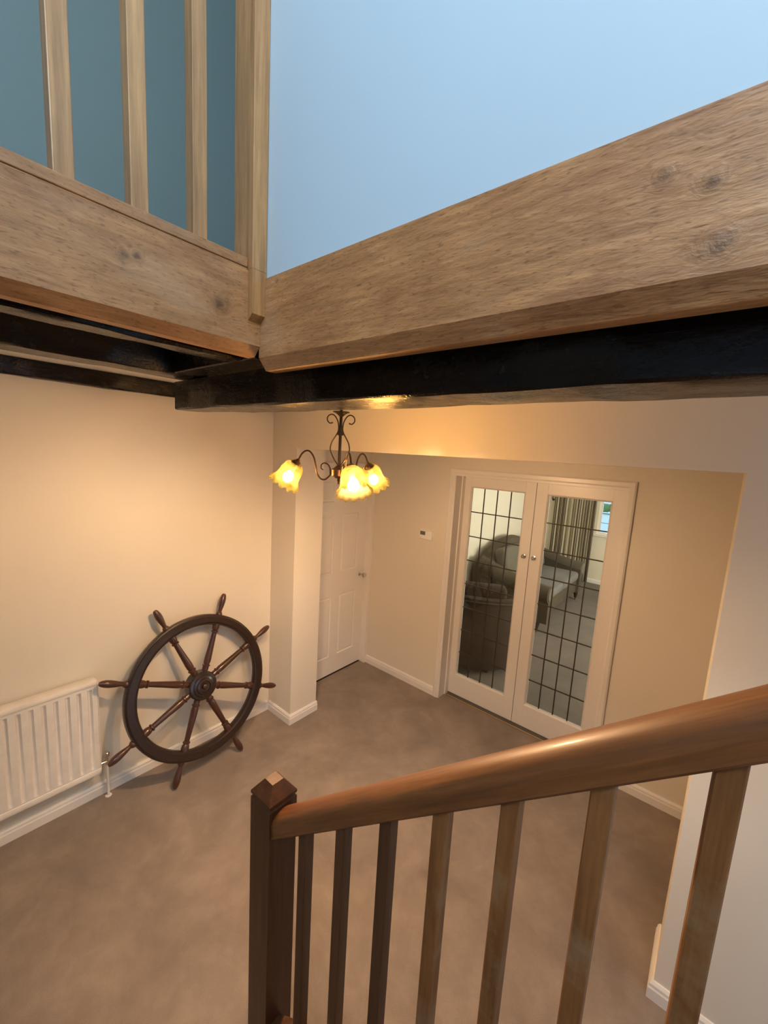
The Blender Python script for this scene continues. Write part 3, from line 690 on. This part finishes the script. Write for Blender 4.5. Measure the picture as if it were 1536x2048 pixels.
for ang in (171, 51, -69):
    a = math.radians(ang); dr = vr * math.cos(a) + vf * math.sin(a)
    def P2(r, z): return CB + dr * r + Vector((0, 0, z))
    main = catmull([P2(r, z) for r, z in [(0.029, -0.002), (0.042, -0.020), (0.060, -0.034), (0.078, -0.030), (0.093, -0.010), (0.100, 0.022), (0.110, 0.056), (0.126, 0.077), (0.143, 0.080), (0.160, 0.068), (0.172, 0.048), (0.180, 0.034)]], 5)
    b = bmesh.new(); bm_tube(b, main, 0.0036, 10)
    arm = obj('arm', b, M['iron'], ch, True)
    cur = catmull([P2(r, z) for r, z in [(0.036, -0.010), (0.038, 0.012), (0.047, 0.028), (0.062, 0.034), (0.075, 0.027), (0.076, 0.012), (0.067, 0.006)]], 5)
    b = bmesh.new(); bm_tube(b, cur, [0.0036 - 0.0016 * i / (len(cur) - 1) for i in range(len(cur))], 8); obj('curl', b, M['iron'], arm, True)
    ax = (dr * math.sin(TILT) + Vector((0, 0, -math.cos(TILT))))             # shade axis, outward and down
    zz = -ax; xx = dr.cross(zz).normalized(); yy_ = zz.cross(xx)
    o0 = P2(0.180, 0.034)
    SM = Matrix.Translation(o0) @ Matrix((xx, yy_, zz)).transposed().to_4x4()
    b = bmesh.new(); bm_lathe(b, [(0, 0.012), (0.006, 0.011), (0.009, 0.004), (0.016, -0.001), (0.0215, -0.010), (0.0225, -0.018), (0.019, -0.019), (0.0, -0.012)], 24, SM, False)
    obj('lamp_cup', b, M['iron'], arm, True)
    t = shade_mesh(); b = bmesh.new(); merge(b, t, SM @ Matrix.Translation((0, 0, -0.006)))
    so = obj('shade', b, M['shade'], arm, 'all')
    b = bmesh.new(); bm_lathe(b, [(0, -0.015), (0.011, -0.016), (0.011, -0.0505), (0, -0.0505)], 16, SM, False); obj('bulb_holder', b, M['plastic'], arm, True)
    b = bmesh.new(); bm_lathe(b, [(0, -0.050), (0.009, -0.051), (0.012, -0.056), (0.0175, -0.064), (0.0205, -0.074), (0.0205, -0.080), (0.0175, -0.090), (0.011, -0.098), (0, -0.102)], 20, SM, False)
    obj('bulb', b, M['bulb'], arm, 'all')

# ------------------------------------------------------------------ lounge beyond the doors
LY0, LY1, LXW = YD + 0.19, 6.29, 0.06
struct('wall_lounge_left', boxes((LXW - 0.1, LXW, LY0, LY1, 0, 2.45)), M['lounge_wall'], 'cream lounge wall behind the sofa, seen through the glass', 'wall')
struct('wall_lounge_back', boxes((LXW, 0.985, LY1, LY1 + 0.12, 0, 2.45), (0.985, 2.45, LY1, LY1 + 0.12, 0, 0.91), (0.985, 2.45, LY1, LY1 + 0.12, 2.05, 2.45), (2.45, 4.0, LY1, LY1 + 0.12, 0, 2.45)), M['lounge_wall'], 'far lounge wall with the bright window', 'wall')
struct('wall_lounge_right', boxes((4.0, 4.1, LY0, 2.85, 0, 2.45), (4.0, 4.1, 4.35, LY1, 0, 2.45), (4.0, 4.1, 2.85, 4.35, 0, 0.9), (4.0, 4.1, 2.85, 4.35, 2.0, 2.45)), M['lounge_wall'], 'right lounge wall with an opening added for the side fill lamp', 'wall')  # unseen opening added for the lounge fill lamp
struct('ceiling_lounge', boxes((LXW - 0.1, 4.1, LY0, LY1 + 0.12, 2.45, 2.55)), M['ceil'], 'lounge ceiling', 'ceiling')
b = bmesh.new(); skirt(b, 0, LXW, 4.0, LY1, -1); skirt(b, 1, LY0, LY1 - BT, LXW, 1)
struct('baseboard_lounge', b, M['gloss'], 'white skirting board round the lounge', 'baseboard')
wl = thing('window_2', 'bright leaded lounge window seen through the right door leaf', 'window', (1.745, LY1 + 0.05, 0.91), None, 'structure')
obj('window_frame', boxes((0.985, 1.030, LY1 + 0.03, LY1 + 0.09, 0.91, 2.05), (2.405, 2.45, LY1 + 0.03, LY1 + 0.09, 0.91, 2.05), (1.030, 2.405, LY1 + 0.03, LY1 + 0.09, 0.91, 0.955), (1.030, 2.405, LY1 + 0.03, LY1 + 0.09, 2.005, 2.05), (1.72, 1.77, LY1 + 0.03, LY1 + 0.09, 0.955, 2.005)), M['gloss'], wl)
obj('window_sill', boxes((0.95, 2.49, LY1 - 0.05, LY1 - 0.001, 0.885, 0.909), bev=0.004), M['gloss'], wl)
for x0, x1 in ((1.030, 1.72), (1.77, 2.405)):
    obj('pane', boxes((x0, x1, LY1 + 0.058, LY1 + 0.062, 0.955, 2.005)), M['glass'], wl)
for x in (1.21, 1.335, 1.46, 1.585, 1.895, 2.02, 2.145, 2.27): obj('lead_bar', boxes((x - 0.004, x + 0.004, LY1 + 0.056, LY1 + 0.064, 0.955, 2.005)), M['lead'], wl)
for z in (1.13, 1.305, 1.48, 1.655, 1.83):
    for x0, x1 in ((1.030, 1.72), (1.77, 2.405)): obj('lead_bar', boxes((x0, x1, LY1 + 0.0555, LY1 + 0.0645, z - 0.004, z + 0.004)), M['lead'], wl)
tag(obj('patio', boxes((-8, 14, 6.8, 34, -0.25, -0.1)), M['grass']), 'pale sunlit paving outside the lounge window', 'paving', None, 'structure')
def blob(name, bm_list, mat): pass
b = bmesh.new()
for i in range(26):
    t = bmesh.new(); bmesh.ops.create_icosphere(t, subdivisions=2, radius=random.uniform(0.16, 0.26))
    for v in t.verts: v.co *= random.uniform(0.8, 1.12)
    merge(b, t, Matrix.Translation((-3 + i * 0.3, 20 + random.uniform(-0.3, 0.3), random.uniform(0.17, 0.22))))
tag(obj('garden_hedge', b, M['hedge']), 'green hedge outside the lounge window', 'hedge')

# curtain
def curtain(x0, x1, yb, z0, z1, label):
    nx, nz = 150, 8; W = 2.2
    me = bpy.data.meshes.new('curtain'); vs_, fs, uv = [], [], []
    for j in range(nz + 1):
        for i in range(nx + 1):
            s = i / nx; zf = j / nz
            ph = s * 2 * PI * 9
            y = yb + 0.035 * math.sin(ph + 0.3 * math.sin(zf * 4)) * (0.6 + 0.4 * zf) + 0.008 * math.sin(ph * 2.3)
            vs_.append((x0 + (x1 - x0) * s + 0.012 * math.sin(ph * 2), y, z0 + (z1 - z0) * (1 - zf)))
            uv.append((s * W, 0, 0))
    for j in range(nz):
        for i in range(nx): a = j * (nx + 1) + i; fs.append((a, a + 1, a + nx + 2, a + nx + 1))
    me.from_pydata(vs_, [], fs); at = me.attributes.new('cloth', 'FLOAT_VECTOR', 'POINT')
    for i, u in enumerate(uv): at.data[i].vector = u
    me.materials.append(M['curtain'])
    for p in me.polygons: p.use_smooth = True
    o = bpy.data.objects.new('curtain', me); COL.objects.link(o)
    md = o.modifiers.new('thickness', 'SOLIDIFY'); md.thickness = 0.003
    return tag(o, label, 'curtain', None)
cu = curtain(0.22, 0.95, LY1 - 0.085, 0.012, 2.22, 'long striped curtain beside the lounge window, seen through the glass')
cr = thing('curtain_pole', 'dark curtain pole above the lounge window', 'curtain pole', (1.3, LY1 - 0.085, 2.25))
b = bmesh.new(); bm_tube(b, [(0.14, LY1 - 0.085, 2.25), (2.9, LY1 - 0.085, 2.25)], 0.014, 12); obj('pole', b, M['footwood'], cr, True)
for x in (0.2, 2.84):
    obj('pole_bracket', boxes((x - 0.01, x + 0.01, LY1 - 0.085, LY1 - 0.0005, 2.225, 2.24)), M['footwood'], cr)
tb = thing('tieback_hook', 'small dark curtain tieback hook on the lounge wall', 'hook', (0.17, LY1, 1.47))
b = bmesh.new(); bm_tube(b, catmull([(0.165, LY1 - 0.001, 1.46), (0.165, LY1 - 0.05, 1.46), (0.165, LY1 - 0.07, 1.49), (0.165, LY1 - 0.05, 1.52)], 5), 0.009, 8); obj('hook', b, M['footwood'], tb, True)
b = bmesh.new(); bm_lathe(b, [(0, 0), (0.024, 0), (0.024, 0.006), (0, 0.008)], 14, Matrix.Translation((0.165, LY1, 1.46)) @ Matrix.Rotation(PI / 2, 4, 'X'), False); obj('back_plate', b, M['footwood'], tb, True)

# sofa (back to the left wall, facing +x)
SX0, SX1, SY0, SY1 = 0.14, 1.09, 3.16, 5.16
so = thing('sofa', 'grey beige scroll-arm sofa with high camel back in the lounge', 'sofa', ((SX0 + SX1) / 2, (SY0 + SY1) / 2, 0))
obj('base', boxes((SX0 + 0.04, SX1 - 0.02, SY0 + 0.06, SY1 - 0.06, 0.14, 0.36), bev=0.02), M['sofa'], so, True)
obj('seat_cushion', boxes((SX0 + 0.22, SX1 + 0.01, SY0 + 0.24, (SY0 + SY1) / 2 - 0.003, 0.355, 0.49), bev=0.04), M['seat'], so, True)
obj('seat_cushion', boxes((SX0 + 0.22, SX1 + 0.01, (SY0 + SY1) / 2 + 0.003, SY1 - 0.24, 0.355, 0.49), bev=0.04), M['seat'], so, True)
t = bmesh.new(); n = 24; R = []
for i in range(n + 1):
    f = i / n; y = SY0 + 0.05 + (SY1 - SY0 - 0.1) * f
    h = 0.74 + 0.26 * math.sin(PI * f) ** 1.1
    R.append([t.verts.new((x, y, z)) for x, z in ((SX0 + 0.02, 0.20), (SX0 + 0.30, 0.20), (SX0 + 0.27, h * 0.75), (SX0 + 0.22, h - 0.06), (SX0 + 0.17, h), (SX0 + 0.06, h + 0.01), (SX0 - 0.01, h - 0.03), (SX0 - 0.01, h - 0.08))])
for a, c in zip(R, R[1:]):
    for k in range(8): t.faces.new((a[k], a[(k + 1) % 8], c[(k + 1) % 8], c[k]))
t.faces.new(R[0][::-1]); t.faces.new(R[-1]); bmesh.ops.recalc_face_normals(t, faces=t.faces[:])
obj('backrest', t, M['sofa'], so, True)
for y0, y1 in ((SY0 + 0.25, (SY0 + SY1) / 2 - 0.01), ((SY0 + SY1) / 2 + 0.01, SY1 - 0.25)):
    b = bmesh.new(); bm_box(b, -0.09, 0.09, y0, y1, 0, 0.48, 0.065, 4)
    bmesh.ops.transform(b, matrix=Matrix.Translation((SX0 + 0.36, 0, 0.47)) @ Matrix.Rotation(-0.2, 4, 'Y'), verts=b.verts[:])
    obj('back_cushion', b, M['sofa_back'], so, 'all')
def arm_profile(s):
    """closed (dy, z) outline of a scroll arm, outward = +dy"""
    p = [(-0.10, 0.14), (-0.10, 0.50)]
    for k in range(0, 13):
        a = PI - (PI + 0.9) * k / 12
        p.append((0.0 + 0.115 * math.cos(a), 0.52 + 0.105 * math.sin(a)))
    p += [(0.045, 0.42), (0.035, 0.14)]
    return [(s * a, z) for a, z in p]
def sofa_arm(yc, s, ext=0.0):
    t = bmesh.new(); R = []; prof = arm_profile(s); n = 10
    for i in range(n + 1):
        f = i / n; x = SX0 + 0.10 + (SX1 + 0.02 + ext - SX0 - 0.10) * f
        lift = 0.20 * (1 - f) ** 1.6
        R.append([t.verts.new((x, yc + a, z + (lift if z > 0.3 else 0))) for a, z in prof])
    m_ = len(prof)
    for a, c in zip(R, R[1:]):
        for k in range(m_): t.faces.new((a[k], a[(k + 1) % m_], c[(k + 1) % m_], c[k]))
    t.faces.new(R[0][::-1]); t.faces.new(R[-1]); bmesh.ops.recalc_face_normals(t, faces=t.faces[:])
    ar = obj('armrest', t, M['sofa'], so, True)
    b = bmesh.new(); bm_lathe(b, [(0, 0), (0.085, 0), (0.085, 0.008), (0.06, 0.014), (0.02, 0.014), (0, 0.02)], 24, Matrix.Translation((SX1 + 0.02 + ext, yc, 0.52)) @ Matrix.Rotation(PI / 2, 4, 'Y'), False)
    obj('scroll_panel', b, M['sofa_back'], ar, True)
sofa_arm(SY0 + 0.12, -1, 0.07); sofa_arm(SY1 - 0.12, 1)
for x in (SX0 + 0.10, SX1 - 0.03):
    for y in (SY0 + 0.11, SY1 - 0.13):
        b = bmesh.new(); bm_lathe(b, [(0.0, 0.035), (0.018, 0.037), (0.022, 0.06), (0.032, 0.10), (0.036, 0.139), (0, 0.139)], 14, Matrix.Translation((x, y, 0)), False)
        f_o = obj('foot', b, M['footwood'], so, True)
        b = bmesh.new(); bm_lathe(b, [(0, -0.008), (0.018, -0.008), (0.018, 0.008), (0, 0.008)], 14, Matrix.Translation((x, y, 0.0185)) @ Matrix.Rotation(PI / 2, 4, 'Y'), False)
        obj('caster', b, M['brass'], f_o, True)
# armchair close behind the left leaf, its rounded back towards the doors
AC = Vector((0.80, 2.12, 0)); AR = 0.47
ac = thing('armchair', 'dark brown tub armchair with its rounded back to the glazed doors', 'armchair', AC)
def tub(r0, r1, z0, zt, a0, a1, n=40):
    t = bmesh.new(); R = []
    for i in range(n + 1):
        f = i / n; a = a0 + (a1 - a0) * f
        h = zt(f)
        d = Vector((math.cos(a), math.sin(a), 0))
        R.append([t.verts.new(AC + d * r + Vector((0, 0, z))) for r, z in ((r0, z0), (r1 - 0.03, z0), (r1, z0 + 0.05), (r1 + 0.012, h * 0.6), (r1 + 0.004, h - 0.05), (r1 - 0.02, h - 0.008), ((r0 + r1) / 2, h), (r0 + 0.012, h - 0.012), (r0, h - 0.05))])
    for a_, c in zip(R, R[1:]):
        for k in range(9): t.faces.new((a_[k], a_[(k + 1) % 9], c[(k + 1) % 9], c[k]))
    t.faces.new(R[0][::-1]); t.faces.new(R[-1]); bmesh.ops.recalc_face_normals(t, faces=t.faces[:]); return t
aim = math.radians(-62)
sh = obj('tub_back', tub(AR - 0.13, AR, 0.07, lambda f: 0.62 + 0.18 * math.sin(PI * f) ** 0.7, aim - math.radians(125), aim + math.radians(125)), M['chairfab'], ac, True)
pb = bmesh.new(); pts = []
for i in range(41):
    f = i / 40; a = aim + math.radians(-125 + 250 * f); h = 0.62 + 0.18 * math.sin(PI * f) ** 0.7
    pts.append(AC + Vector((math.cos(a), math.sin(a), 0)) * (AR + 0.006) + Vector((0, 0, h - 0.03)))
bm_tube(pb, pts, 0.008, 8); obj('piping', pb, M['sofa'], sh, True)
b = bmesh.new(); bm_lathe(b, [(0, 0.08), (AR - 0.15, 0.08), (AR - 0.135, 0.12), (AR - 0.135, 0.40), (AR - 0.17, 0.45), (0, 0.46)], 36, Matrix.Translation(AC), False); obj('seat', b, M['chairfab'], ac, True)
b = bmesh.new(); bm_box(b, -0.24, 0.24, -0.08, 0.08, 0, 0.42, 0.06, 4)
bmesh.ops.transform(b, matrix=Matrix.Translation(AC + Vector((math.cos(aim) * 0.235, math.sin(aim) * 0.235, 0.475))) @ Matrix.Rotation(aim + PI / 2, 4, 'Z'), verts=b.verts[:])
obj('back_cushion', b, M['chairfab'], ac, 'all')
for a in (45, 135, 225, 315):
    p = AC + Vector((math.cos(math.radians(a)), math.sin(math.radians(a)), 0)) * (AR - 0.12)
    b = bmesh.new(); bm_lathe(b, [(0, 0), (0.018, 0), (0.026, 0.05), (0.028, 0.085), (0, 0.085)], 12, Matrix.Translation(p), False); obj('foot', b, M['footwood'], ac, True)
